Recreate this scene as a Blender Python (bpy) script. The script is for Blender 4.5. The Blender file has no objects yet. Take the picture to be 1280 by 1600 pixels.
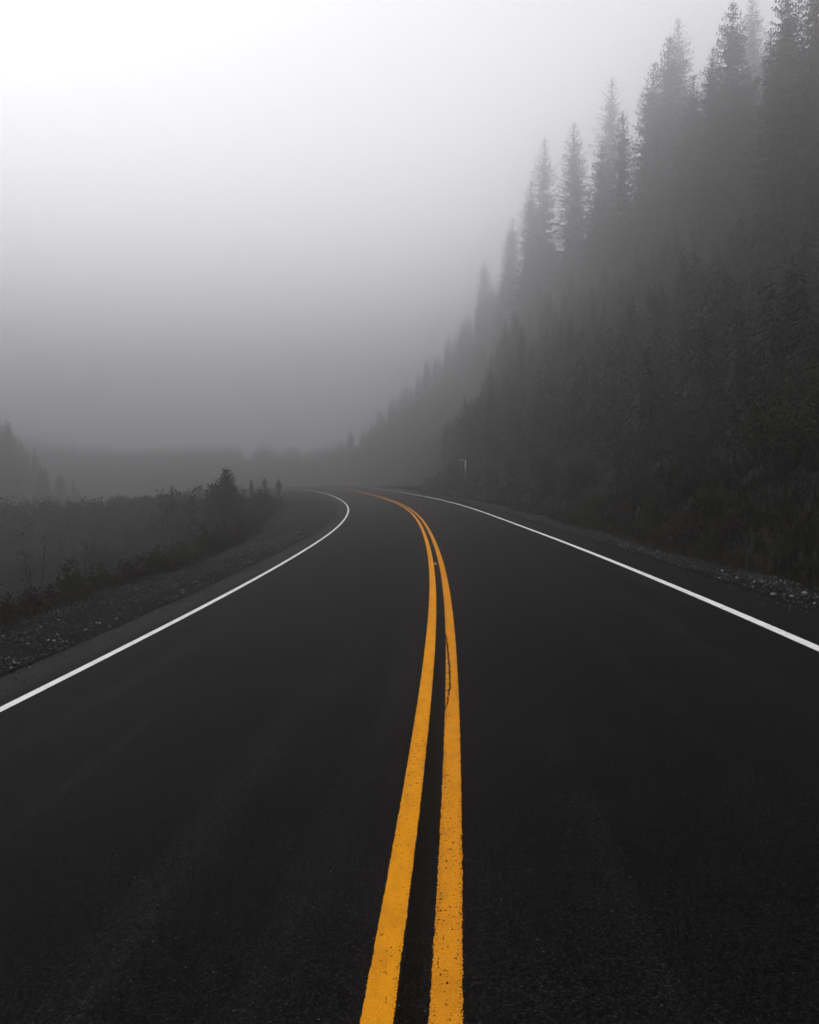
import bpy, math, random
import numpy as np
from mathutils import Vector, Matrix

R = math.radians
rng = np.random.default_rng(7)
random.seed(7)
sc = bpy.context.scene
col = sc.collection

# ------------------------------------------------------------------ camera
cam_d = bpy.data.cameras.new('camera')
cam = bpy.data.objects.new('camera', cam_d)
col.objects.link(cam)
cam_d.sensor_fit = 'HORIZONTAL'
cam_d.sensor_width = 24.0
cam_d.lens = 24.0                      # focal length = frame width
cam_d.clip_start, cam_d.clip_end = 0.05, 3000
PITCH = 0.03086
cam.location = (0, 0, 1.6)
cam.rotation_euler = (math.pi / 2 - PITCH, 0, 0)
sc.camera = cam

# ------------------------------------------------------------------ sky, sun, exposure
SUN_EL, SUN_AZ = R(57), R(-45)         # azimuth from +Y, negative = left
SKY, SUN = 0.15, 0.50
FOG_D, FOG_G, FOG_C = 0.0094, 0.872, (0.962, 0.963, 0.98)
w = bpy.data.worlds.new('World')
sc.world = w
w.use_nodes = True
nt = w.node_tree
nt.nodes.clear()
sky = nt.nodes.new('ShaderNodeTexSky')
sky.sky_type = 'NISHITA'
sky.sun_disc = False
sky.sun_elevation = SUN_EL
sky.sun_rotation = SUN_AZ
sky.air_density, sky.dust_density, sky.ozone_density = 1.5, 0.0, 1.0
bw = nt.nodes.new('ShaderNodeRGBToBW')
tint = nt.nodes.new('ShaderNodeMix'); tint.data_type = 'RGBA'; tint.blend_type = 'MULTIPLY'
tint.inputs[0].default_value = 1.0
tint.inputs[7].default_value = (0.985, 0.985, 1.0, 1)
bg = nt.nodes.new('ShaderNodeBackground')
bg.inputs[1].default_value = SKY
wo = nt.nodes.new('ShaderNodeOutputWorld')
nt.links.new(sky.outputs[0], bw.inputs[0])
nt.links.new(bw.outputs[0], tint.inputs[6])
nt.links.new(tint.outputs[2], bg.inputs[0])
nt.links.new(bg.outputs[0], wo.inputs[0])

sun_d = bpy.data.lights.new('sun', 'SUN')
sun = bpy.data.objects.new('sun', sun_d)
col.objects.link(sun)
sun_d.energy = SUN
sun_d.angle = R(40)
sun_d.color = (1.0, 0.985, 0.965)
sdir = Vector((math.sin(SUN_AZ) * math.cos(SUN_EL), math.cos(SUN_AZ) * math.cos(SUN_EL), math.sin(SUN_EL)))
sun.rotation_euler = sdir.to_track_quat('Z', 'Y').to_euler()
sun.location = sdir * 300

sc.view_settings.view_transform = 'Standard'
sc.view_settings.look = 'None'
sc.view_settings.exposure = 1.30
sc.view_settings.gamma = 1.0
sc.view_settings.use_curve_mapping = False
sc.cycles.use_denoising = True
sc.cycles.denoiser = 'OPENIMAGEDENOISE'
sc.cycles.volume_bounces = 1
sc.cycles.max_bounces = 4
sc.cycles.diffuse_bounces = 2
sc.cycles.glossy_bounces = 1
sc.cycles.transmission_bounces = 1
sc.cycles.transparent_max_bounces = 8


# ------------------------------------------------------------------ helpers
def tag(o, label=None, cat=None, group=None, kind=None):
    if label: o['label'] = label
    if cat: o['category'] = cat
    if group: o['group'] = group
    if kind: o['kind'] = kind
    return o


def empty(name, loc=(0, 0, 0), rz=0.0):
    o = bpy.data.objects.new(name, None)
    o.empty_display_size = 0.2
    o.location = loc
    o.rotation_euler = (0, 0, rz)
    col.objects.link(o)
    return o


def mesh_obj(name, verts, faces, mats, parent=None, uvs=None, smooth=False, fmat=None):
    """verts (n,3) array, faces: list of index tuples or (m,k) array."""
    me = bpy.data.meshes.new(name)
    verts = np.asarray(verts, dtype=np.float32)
    if isinstance(faces, np.ndarray):
        m, k = faces.shape
        me.vertices.add(len(verts)); me.vertices.foreach_set('co', verts.ravel())
        me.loops.add(m * k); me.loops.foreach_set('vertex_index', faces.astype(np.int32).ravel())
        me.polygons.add(m)
        me.polygons.foreach_set('loop_start', np.arange(0, m * k, k, dtype=np.int32))
    else:
        me.from_pydata(verts.tolist(), [], faces)
    me.update(calc_edges=True)
    if uvs is not None:
        uv = me.uv_layers.new(name='UVMap')
        li = np.empty(len(me.loops), dtype=np.int32)
        me.loops.foreach_get('vertex_index', li)
        uv.data.foreach_set('uv', np.asarray(uvs, dtype=np.float32)[li].ravel())
    for m_ in (mats if isinstance(mats, (list, tuple)) else [mats]):
        me.materials.append(m_)
    if fmat is not None:
        me.polygons.foreach_set('material_index', np.asarray(fmat, dtype=np.int32))
    if smooth:
        me.polygons.foreach_set('use_smooth', np.ones(len(me.polygons), dtype=bool))
    me.validate()
    o = bpy.data.objects.new(name, me)
    col.objects.link(o)
    if parent: o.parent = parent
    return o


def copy_tree(o, parent=None):
    c = o.copy()
    col.objects.link(c)
    if parent is not None: c.parent = parent
    for ch in list(o.children):
        copy_tree(ch, c)
    return c


class MB:
    """collects geometry into one mesh"""
    def __init__(self):
        self.v, self.f, self.n = [], [], 0

    def add(self, v, f):
        self.v.append(np.asarray(v, dtype=float))
        self.f += [tuple(int(i) + self.n for i in q) for q in f]
        self.n += len(v)

    def tube(self, pts, rad, n=6, cap=True):
        pts = [Vector(p) for p in pts]
        vs, fs = [], []
        for i, p in enumerate(pts):
            d = (pts[min(i + 1, len(pts) - 1)] - pts[max(i - 1, 0)]).normalized()
            a = d.orthogonal().normalized() if abs(d.z) > .99 else d.cross(Vector((0, 0, 1))).normalized()
            b = d.cross(a)
            for k in range(n):
                t = 2 * math.pi * k / n
                vs.append(p + (a * math.cos(t) + b * math.sin(t)) * rad[i])
        for i in range(len(pts) - 1):
            for k in range(n):
                fs.append((i * n + k, i * n + (k + 1) % n, (i + 1) * n + (k + 1) % n, (i + 1) * n + k))
        if cap:
            fs.append(tuple(range(n - 1, -1, -1)))
            fs.append(tuple((len(pts) - 1) * n + k for k in range(n)))
        self.add([tuple(v) for v in vs], fs)

    def box(self, c, s, rz=0.0):
        x, y, z = [q / 2 for q in s]
        vs = [(a * x, b * y, g * z) for a in (-1, 1) for b in (-1, 1) for g in (-1, 1)]
        co, si = math.cos(rz), math.sin(rz)
        vs = [(c[0] + p[0] * co - p[1] * si, c[1] + p[0] * si + p[1] * co, c[2] + p[2]) for p in vs]
        self.add(vs, [(0, 1, 3, 2), (4, 6, 7, 5), (0, 4, 5, 1), (2, 3, 7, 6), (0, 2, 6, 4), (1, 5, 7, 3)])

    def build(self, name, mat, parent=None, smooth=False):
        return mesh_obj(name, np.concatenate(self.v), self.f, mat, parent, smooth=smooth)


# ------------------------------------------------------------------ materials
def new_mat(name):
    m = bpy.data.materials.new(name)
    m.use_nodes = True
    t = m.node_tree
    return m, t, t.nodes['Principled BSDF']


class N:
    """tiny node-building helper"""
    def __init__(self, t): self.t = t

    def node(self, kind, **kw):
        n = self.t.nodes.new(kind)
        for k, v in kw.items(): setattr(n, k, v)
        return n

    def link(self, a, b): self.t.links.new(a, b)

    def val(self, sock, v):
        if isinstance(v, (int, float, tuple)): sock.default_value = v
        else: self.link(v, sock)

    def math(self, op, a, b=None, c=None, clamp=False):
        n = self.node('ShaderNodeMath', operation=op); n.use_clamp = clamp
        self.val(n.inputs[0], a)
        if b is not None: self.val(n.inputs[1], b)
        if c is not None: self.val(n.inputs[2], c)
        return n.outputs[0]

    def noise(self, vec, scale, detail=4, rough=.55, dist=0.0):
        n = self.node('ShaderNodeTexNoise')
        self.link(vec, n.inputs['Vector'])
        n.inputs['Scale'].default_value = scale
        n.inputs['Detail'].default_value = detail
        n.inputs['Roughness'].default_value = rough
        n.inputs['Distortion'].default_value = dist
        return n.outputs[0]

    def ramp(self, f, a, b, lo=0.0, hi=1.0):
        n = self.node('ShaderNodeMapRange', interpolation_type='SMOOTHSTEP')
        self.val(n.inputs[0], f)
        n.inputs[1].default_value, n.inputs[2].default_value = a, b
        n.inputs[3].default_value, n.inputs[4].default_value = lo, hi
        return n.outputs[0]

    def mix(self, f, a, b, blend='MIX'):
        n = self.node('ShaderNodeMix', data_type='RGBA', blend_type=blend)
        self.val(n.inputs[0], f); self.val(n.inputs[6], a); self.val(n.inputs[7], b)
        return n.outputs[2]

    def mapping(self, vec, scale):
        n = self.node('ShaderNodeMapping')
        self.link(vec, n.inputs[0]); n.inputs['Scale'].default_value = scale
        return n.outputs[0]


def asphalt_nodes(t):
    """asphalt colour, roughness, bump from the road's own (offset, distance) coordinates"""
    g = N(t)
    uv = g.node('ShaderNodeUVMap').outputs[0]
    sep = g.node('ShaderNodeSeparateXYZ'); g.link(uv, sep.inputs[0])
    u, v = sep.outputs[0], sep.outputs[1]
    fine = g.noise(uv, 170, 3, .7)
    mid = g.noise(uv, 26, 4, .6)
    big = g.noise(uv, .55, 4, .6)
    streak = g.noise(g.mapping(uv, (2.2, .06, 1)), 1.0, 4, .6)
    base = g.mix(g.ramp(big, .3, .72), (.0058, .0058, .0061, 1), (.0094, .0094, .0098, 1))
    base = g.mix(g.ramp(streak, .5, .75), base, (.0150, .0150, .0157, 1))  # lighter streaks along the lanes: wheel tracks with their sheen painted in
    # paved strip outside the left line: its sky sheen painted as paler grey
    outer_sheen = g.ramp(g.math('ADD', u, g.math('MULTIPLY', g.math('SUBTRACT', big, .5), .25)), -3.66, -3.95)
    base = g.mix(g.math('MULTIPLY', outer_sheen, .8), base, (.028, .028, .0292, 1))
    # dark bitumen joint between the yellow lines
    j = g.math('ABSOLUTE', g.math('ADD', g.math('ADD', u, .018), g.math('MULTIPLY', g.math('SUBTRACT', mid, .5), .035)))
    base = g.mix(g.ramp(j, .045, .02), base, (.0042, .0042, .0045, 1))
    # packed stones, each with its own shade
    vo = g.node('ShaderNodeTexVoronoi'); g.link(uv, vo.inputs['Vector']); vo.inputs['Scale'].default_value = 95
    wn = g.node('ShaderNodeTexWhiteNoise', noise_dimensions='3D'); g.link(vo.outputs['Position'], wn.inputs[0])
    r1 = wn.outputs[0]
    r4 = g.math('POWER', r1, 5.0)
    gain = g.math('MULTIPLY_ADD', r4, 1.5, .9)
    gain = g.math('MULTIPLY', gain, g.ramp(vo.outputs['Distance'], .75, .25, .35, 1.0))
    cg = g.node('ShaderNodeCombineXYZ')
    for k_ in range(3): g.link(gain, cg.inputs[k_])
    base = g.mix(1.0, base, cg.outputs[0], 'MULTIPLY')
    # a few pale stones polished clean
    vs_ = g.node('ShaderNodeTexVoronoi'); g.link(uv, vs_.inputs['Vector']); vs_.inputs['Scale'].default_value = 88
    ws = g.node('ShaderNodeTexWhiteNoise', noise_dimensions='3D'); g.link(vs_.outputs['Position'], ws.inputs[0])
    pick = g.math('GREATER_THAN', g.math('ADD', ws.outputs[0], g.math('MULTIPLY', g.math('SUBTRACT', mid, .5), .05)), .977)
    sepc = g.node('ShaderNodeSeparateColor'); g.link(ws.outputs[1], sepc.inputs[0])
    amt = g.math('MULTIPLY', g.math('MULTIPLY', pick, g.ramp(vs_.outputs['Distance'], .36, .14)), g.math('MULTIPLY_ADD', g.math('POWER', sepc.outputs[1], 3.0), .75, .1))
    base = g.mix(amt, base, (.17, .17, .172, 1))
    rough = g.math('ADD', g.math('MULTIPLY', fine, .2), .56)
    bump = g.node('ShaderNodeBump'); bump.inputs['Strength'].default_value = .8
    bump.inputs['Distance'].default_value = .006
    g.link(g.math('ADD', g.math('MULTIPLY', fine, .8), g.math('MULTIPLY', mid, .5)), bump.inputs['Height'])
    return g, u, v, uv, fine, mid, big, base, rough, bump.outputs[0]


def mat_asphalt():
    m, t, b = new_mat('asphalt')
    g, u, v, uv, fine, mid, big, base, rough, nrm = asphalt_nodes(t)
    g.link(base, b.inputs['Base Color']); g.link(rough, b.inputs['Roughness']); g.link(nrm, b.inputs['Normal'])
    b.inputs['Specular IOR Level'].default_value = .025
    return m


def mat_line(name, centre, half, paint, dirt, wear, seed):
    """road paint with a ragged edge; where it has worn through, the asphalt shows"""
    m, t, b = new_mat(name)
    g, u, v, uv, fine, mid, big, base, rough, nrm = asphalt_nodes(t)
    e = g.math('SUBTRACT', half, g.math('ABSOLUTE', g.math('SUBTRACT', u, centre)))
    rag = g.noise(uv, 120, 3, .75)
    rag2 = g.noise(g.mapping(uv, (1, .35, 1)), 30 + seed, 3, .6)
    worn = g.noise(g.mapping(uv, (1, .25, 1)), 1.3 + .1 * seed, 4, .65)
    e2 = g.math('ADD', e, g.math('ADD', g.math('MULTIPLY', g.math('SUBTRACT', rag, .5), .016 * wear),
                                 g.math('MULTIPLY', g.math('SUBTRACT', rag2, .5), .011 * wear)))
    mask = g.ramp(e2, -.0008, .0018)
    # pin-holes where the paint has left the stones
    hole = g.math('MULTIPLY', g.ramp(rag, .39, .32), g.ramp(worn, .42, .6))
    edgehole = g.math('MULTIPLY', g.ramp(rag, .47, .38), g.math('MULTIPLY', g.ramp(e, .03, .004), g.ramp(worn, .4, .55)))
    mask = g.math('MULTIPLY', mask, g.math('SUBTRACT', 1.0, g.math('MULTIPLY', g.math('MAXIMUM', hole, edgehole), .8 * wear), clamp=True), clamp=True)
    chip = g.noise(g.mapping(uv, (1, .7, 1)), 52 + 3 * seed, 2, .5)
    chips = g.math('MULTIPLY', g.ramp(chip, .37, .33), g.ramp(worn, .40, .55))
    mask = g.math('MULTIPLY', mask, g.math('SUBTRACT', 1.0, g.math('MULTIPLY', chips, .85 * wear), clamp=True), clamp=True)
    grime = g.ramp(g.noise(g.mapping(uv, (1.2, .5, 1)), 9, 4, .65), .42, .78)
    pc = g.mix(g.math('MULTIPLY', grime, .8), paint, dirt)
    pc = g.mix(g.ramp(fine, .58, .36), pc, g.mix(1.0, pc, (.72, .70, .66, 1), 'MULTIPLY'))
    g.link(g.mix(mask, base, pc), b.inputs['Base Color'])
    g.link(g.math('MULTIPLY_ADD', mask, .08, rough), b.inputs['Roughness'])
    g.link(nrm, b.inputs['Normal'])
    b.inputs['Specular IOR Level'].default_value = .025
    return m


def mat_noise(name, a, b_, scale=3.0, rough=.9, spec=.25, bump=.0, coord='Object', rnd=0.0, detail=5):
    m, t, b = new_mat(name)
    g = N(t)
    tc = g.node('ShaderNodeTexCoord').outputs[coord]
    f = g.ramp(g.noise(tc, scale, detail, .6), .3, .7)
    c = g.mix(f, (*a, 1), (*b_, 1))
    if rnd:
        oi = g.node('ShaderNodeObjectInfo').outputs['Random']
        s = g.math('MULTIPLY_ADD', oi, rnd, 1 - rnd / 2)
        hs = g.node('ShaderNodeHueSaturation'); g.link(s, hs.inputs['Value']); g.link(c, hs.inputs['Color'])
        c = hs.outputs[0]
    g.link(c, b.inputs['Base Color'])
    b.inputs['Roughness'].default_value = rough
    b.inputs['Specular IOR Level'].default_value = spec
    if bump:
        bn = g.node('ShaderNodeBump'); bn.inputs['Strength'].default_value = .8; bn.inputs['Distance'].default_value = bump
        g.link(g.noise(tc, scale * 4, 5, .65), bn.inputs['Height']); g.link(bn.outputs[0], b.inputs['Normal'])
    return m


M_ASPH = mat_asphalt()
M_YL = mat_line('yellow_paint_near_side', -.103, .05, (.80, .315, .012, 1), (.58, .22, .012, 1), 1.0, 1)
M_YR = mat_line('yellow_paint_far_side', .103, .05, (.74, .285, .014, 1), (.50, .19, .014, 1), 1.35, 4)
M_TAR = mat_noise('tar', (.004, .004, .004), (.008, .008, .008), 60, .9, .05)
M_SOIL = mat_noise('soil', (.007, .006, .005), (.013, .0112, .009), .8, .95, .15, .06)
M_FOREST = mat_noise('forest_floor', (.007, .0072, .0055), (.013, .012, .009), .35, .95, .1, .2)
M_NEEDLE = mat_noise('conifer_needles', (.013, .017, .012), (.026, .031, .021), .9, .8, .2, rnd=.5)
M_COVER = mat_noise('undergrowth_leaves', (.008, .009, .006), (.017, .017, .011), 2.0, .9, .08)
M_BARK = mat_noise('bark', (.022, .018, .015), (.045, .038, .032), 6, .9, .2, .02)
M_LEAF_DARK = mat_noise('dark_shrub_leaves', (.016, .018, .011), (.032, .033, .019), 2.5, .8, .2, rnd=.5)
M_LEAF_RED = mat_noise('russet_leaves', (.022, .0135, .010), (.040, .025, .016), 2.5, .85, .2, rnd=.4)
M_LEAF_OLIVE = mat_noise('olive_leaves', (.022, .022, .012), (.044, .040, .022), 2.5, .85, .2, rnd=.4)
M_GRASS = mat_noise('dry_grass', (.020, .016, .010), (.040, .032, .019), 1.5, .9, .15)
M_GRAV_BED = mat_noise('gravel_bed', (.0035, .0035, .0036), (.012, .012, .0123), 38, .95, .04, .015)
def mat_gravel():
    m, t, b = new_mat('gravel_stones')
    g = N(t)
    geo = g.node('ShaderNodeNewGeometry')
    r = geo.outputs['Random Per Island']
    c = g.mix(g.ramp(r, .2, 1.0), (.014, .014, .0144, 1), (.085, .085, .087, 1))
    c = g.mix(g.math('GREATER_THAN', r, .965), c, (.22, .22, .222, 1))
    g.link(c, b.inputs['Base Color'])
    b.inputs['Roughness'].default_value = .8
    b.inputs['Specular IOR Level'].default_value = .2
    return m


M_GRAV = mat_gravel()
M_STONE = mat_noise('pale_stone', (.16, .155, .15), (.34, .335, .33), 9, .8, .3, .01, rnd=.5)
M_OCHRE = mat_noise('ochre_stone', (.16, .125, .07), (.27, .215, .125), 9, .85, .3, .01)
M_METAL = mat_noise('weathered_pale_metal', (.38, .38, .38), (.48, .48, .49), 12, .55, .5)

# ------------------------------------------------------------------ road line (distance s, offset o, metres)
DS = .5
S = np.arange(-60, 520 + DS, DS)
KN = [-60, 0, 12, 25, 40, 55, 70, 90, 125, 180, 220, 520]
KV = [.0047, .00469, .00323, .00154, .00293, .00309, .00313, .00299, .00299, .00299, .0, .0]
GV = [.003, .00311, -.00009, .00299, .01346, .01374, .01637, .02148, .010, -.03, -.03, -.03]
i0 = int(60 / DS)
kk, gg = np.interp(S, KN, KV), np.interp(S, KN, GV)
TH = .07664 - (np.cumsum(kk) * DS - np.cumsum(kk)[i0] * DS)
XS = np.cumsum(np.sin(TH)) * DS; XS += -.16285 - XS[i0]
YS = np.cumsum(np.cos(TH)) * DS; YS -= YS[i0]
ZS = np.cumsum(gg) * DS; ZS -= ZS[i0]
BANK, OL, OR = .06539, 3.576, 3.211
EDGE_L, EDGE_R = -(OL + .68), OR + .86


def road_xy(s, o):
    th = np.interp(s, S, TH)
    return np.interp(s, S, XS) + o * np.cos(th), np.interp(s, S, YS) - o * np.sin(th)


def smooth(a, b, x):
    t = np.clip((np.asarray(x, float) - a) / (b - a), 0, 1)
    return t * t * (3 - 2 * t)


def vnoise(x, y, seed=0):
    """cheap smooth value noise"""
    xi, yi = np.floor(x).astype(np.int64), np.floor(y).astype(np.int64)
    fx, fy = x - xi, y - yi
    fx, fy = fx * fx * (3 - 2 * fx), fy * fy * (3 - 2 * fy)

    def h(a, b):
        n = (a * 374761393 + b * 668265263 + seed * 974634777) & 0x7fffffff
        n = ((n ^ (n >> 13)) * 1274126177) & 0x7fffffff
        return ((n ^ (n >> 16)) & 0xffff) / 65535.0
    return (h(xi, yi) * (1 - fx) + h(xi + 1, yi) * fx) * (1 - fy) + (h(xi, yi + 1) * (1 - fx) + h(xi + 1, yi + 1) * fx) * fy


def gravel_left(s):      # width of the left gravel strip
    return 1.85 + .25 * np.sin(np.asarray(s) * .9) * .5 + 2.1 * smooth(22, 50, s) + 12 * smooth(57, 66, s) * (1 - smooth(112, 130, s))


def gravel_right(s):
    return .85 + .2 * np.sin(np.asarray(s) * .55 + 1) + .5 * smooth(18, 40, s)


def ground_z(s, o):
    s, o = np.broadcast_arrays(np.asarray(s, float), np.asarray(o, float))
    zc = np.interp(s, S, ZS)
    z = zc + np.clip(o, EDGE_L, OR + .12) * BANK - np.clip(o - OR - .12, 0, EDGE_R - OR - .12) * .02
    x, y = road_xy(s, o)
    n1 = vnoise(x * .12, y * .12, 1) - .5
    n2 = vnoise(x * .6, y * .6, 2) - .5
    n3 = vnoise(x * 2.1, y * 2.1, 3) - .5
    dl = np.maximum(EDGE_L - o, 0)
    gw = gravel_left(s)
    bl = np.maximum(dl - gw, 0)
    z = z - np.minimum(dl, gw) * np.where(s > 57, .0, .045)
    depth = 7.5 * (1 - np.exp(-bl * .7 / 7.5))
    z = z - depth + (n2 * .5 + n3 * .15) * smooth(.2, 2, bl) + n1 * 2.0 * smooth(4, 14, bl)
    # vegetated spoil mound before the turnout
    md = np.exp(-((s - 53) / 6.5) ** 2) * smooth(7.6, 9.0, -o) * (1 - smooth(13, 20, -o))
    z = z + md * (1.0 + n3 * .5) + np.exp(-((s - 53) / 7) ** 2) * smooth(8, 11, -o) * depth * (1 - smooth(13, 22, -o)) * .8
    dr = np.maximum(o - EDGE_R, 0)
    gr = gravel_right(s)
    br = np.maximum(dr - gr - .20 * np.maximum(s - 84, 0), 0)
    z = z - np.minimum(dr, gr) * .05
    rise = .80 * (np.sqrt(br * br + 4) - 2) - .35 * np.exp(-((br - .7) / .5) ** 2) * smooth(0, .4, br)
    fade = 1 - smooth(240, 330, s)
    rise = rise * fade
    rise = np.where(rise > 44, 44 + (rise - 44) * .25, rise)
    z = z + rise + (n2 * .7 + n3 * .2) * smooth(.3, 2.5, br) + n1 * 5 * smooth(4, 16, br) * fade
    return z


def P(s, o, dz=0.0):
    x, y = road_xy(s, o)
    return np.stack(np.broadcast_arrays(x, y, ground_z(s, o) + dz), -1)


def grid_faces(nr, nc):
    a = np.arange(nr * nc).reshape(nr, nc)
    return np.stack([a[:-1, :-1], a[1:, :-1], a[1:, 1:], a[:-1, 1:]], -1).reshape(-1, 4)[:, ::-1]


def sheet(name, ss, oo, dz, mats, parent=None, smooth_=True):
    s, o = np.meshgrid(ss, oo, indexing='ij')
    v = P(s, o, dz).reshape(-1, 3)
    uv = np.stack([o.ravel(), s.ravel()], -1)
    return mesh_obj(name, v, grid_faces(*s.shape)[:, ::-1] if False else grid_faces(*s.shape), mats, parent, uv, smooth_)


# ------------------------------------------------------------------ ground, gravel beds, road
ss_g = np.concatenate([np.arange(-60, 0, 3), np.arange(0, 30, .5), np.arange(30, 90, 1), np.arange(90, 200, 3), np.arange(200, 521, 12)])
oo_g = np.concatenate([-np.geomspace(260, 14, 22), -np.arange(13.5, 4.2, -.3), [EDGE_L, -2, 0, 2, EDGE_R],
                       np.arange(4.8, 13, .3), np.geomspace(13.3, 260, 26)])
# the sheet lies 6 cm under the pavement
s, o = np.meshgrid(ss_g, oo_g, indexing='ij')
gv = P(s, o)
gv[..., 2] -= np.where((o > EDGE_L - .12) & (o < EDGE_R + .12), .10, .012)
ground = mesh_obj('ground', gv.reshape(-1, 3), grid_faces(*s.shape), [M_FOREST, M_SOIL], None, None, True,
                  fmat=(np.abs(.5 * (o[:-1, :-1] + o[1:, 1:])).ravel() < 9).astype(int))
tag(ground, kind='structure')

ss_r = np.concatenate([np.arange(-8, 40, .4), np.arange(40, 130, .8), np.arange(130, 400, 3)])
road = sheet('road', ss_r, np.linspace(EDGE_L - .03, EDGE_R + .03, 23), 0, M_ASPH)
tag(road, kind='structure')
M_WL = mat_line('white_paint_left', -OL, .05, (.90, .90, .90, 1), (.66, .66, .655, 1), .9, 2)
M_WR = mat_line('white_paint_right', OR, .05, (.90, .90, .90, 1), (.66, .66, .655, 1), .9, 3)
for nm, c, m in (('yellow_line', -.103, M_YL), ('yellow_line', .103, M_YR), ('white_line', -OL, M_WL), ('white_line', OR, M_WR)):
    l = sheet(nm, ss_r[ss_r > -6], np.array([c - .065, c, c + .065]), .004, m, road)
road.children[0]['label'] = 'left yellow centre line'
# black sealed crack wandering along the right yellow line
mb = MB()
cs = np.arange(5.75, 8.7, .018)
co = .103 + np.interp(cs, [5.75, 6.0, 6.4, 7.0, 7.8, 8.7], [-.055, -.03, -.016, -.018, -.03, -.045])
co = co + rng.normal(0, .0045, len(cs))
wd = .003 + .004 * rng.random(len(cs))
pa, pb = P(cs, co - wd, .008), P(cs, co + wd, .008)
v = np.concatenate([pa, pb]); n = len(cs)
f = [(i, i + n, i + 1 + n, i + 1) for i in range(n - 1) if rng.random() > .06]
mb.add(v, f)
for _ in range(26):
    i = rng.integers(5, n - 5); d = rng.choice([-1, 1]); ln = .012 + .022 * rng.random()
    q = P(np.array([cs[i], cs[i] + .01, cs[i] + .03, cs[i] + .02]), np.array([co[i], co[i] + d * ln * .5, co[i] + d * ln, co[i] + .004]), .0082)
    mb.add(q, [(0, 1, 2, 3)])
mb.build('sealed_crack', M_TAR, road)

for nm, side in (('gravel_bed', -1), ('gravel_bed', 1)):
    sg = np.concatenate([np.arange(-8, 60, .5), np.arange(60, 135, 1.0)])
    fr = np.linspace(0, 1, 14)
    s, f_ = np.meshgrid(sg, fr, indexing='ij')
    if side < 0:
        wdt = gravel_left(s) + .15 * (vnoise(s * 1.3, s * 0, 5) - .5)
        o = EDGE_L + .02 - f_ * (wdt + .25)
    else:
        o = EDGE_R - .02 + f_ * (gravel_right(s) + .3)
    ez = np.where(f_ > .92, -.03, .02) * np.where(f_ < .05, .0, 1) + .03 * (vnoise(s * 5, o * 5, 9) - .5) * (f_ > .05)
    v = P(s, o, 0); v[..., 2] += ez - np.where(f_ < .05, .012, 0)
    fc = grid_faces(*s.shape)
    b = mesh_obj(nm, v.reshape(-1, 3), fc if side > 0 else fc[:, ::-1], M_GRAV_BED, None, None, True)
    tag(b, kind='structure')

# ------------------------------------------------------------------ haze
lo = gv.reshape(-1, 3).min(0); hi = gv.reshape(-1, 3).max(0)
mb = MB()
zb, zt = lo[2] - 1.0, 92.0
mb.box(((lo[0] + hi[0]) / 2, (lo[1] + hi[1]) / 2, (zb + zt) / 2), (hi[0] - lo[0] + 20, hi[1] - lo[1] + 20, zt - zb))
mh = bpy.data.materials.new('haze'); mh.use_nodes = True
mh.node_tree.nodes.clear()
pv = mh.node_tree.nodes.new('ShaderNodeVolumePrincipled')
pv.inputs['Color'].default_value = (*FOG_C, 1)
pv.inputs['Density'].default_value = FOG_D
pv.inputs['Anisotropy'].default_value = FOG_G
mo = mh.node_tree.nodes.new('ShaderNodeOutputMaterial')
mh.node_tree.links.new(pv.outputs[0], mo.inputs['Volume'])
tag(mb.build('haze', mh), kind='stuff')


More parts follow.
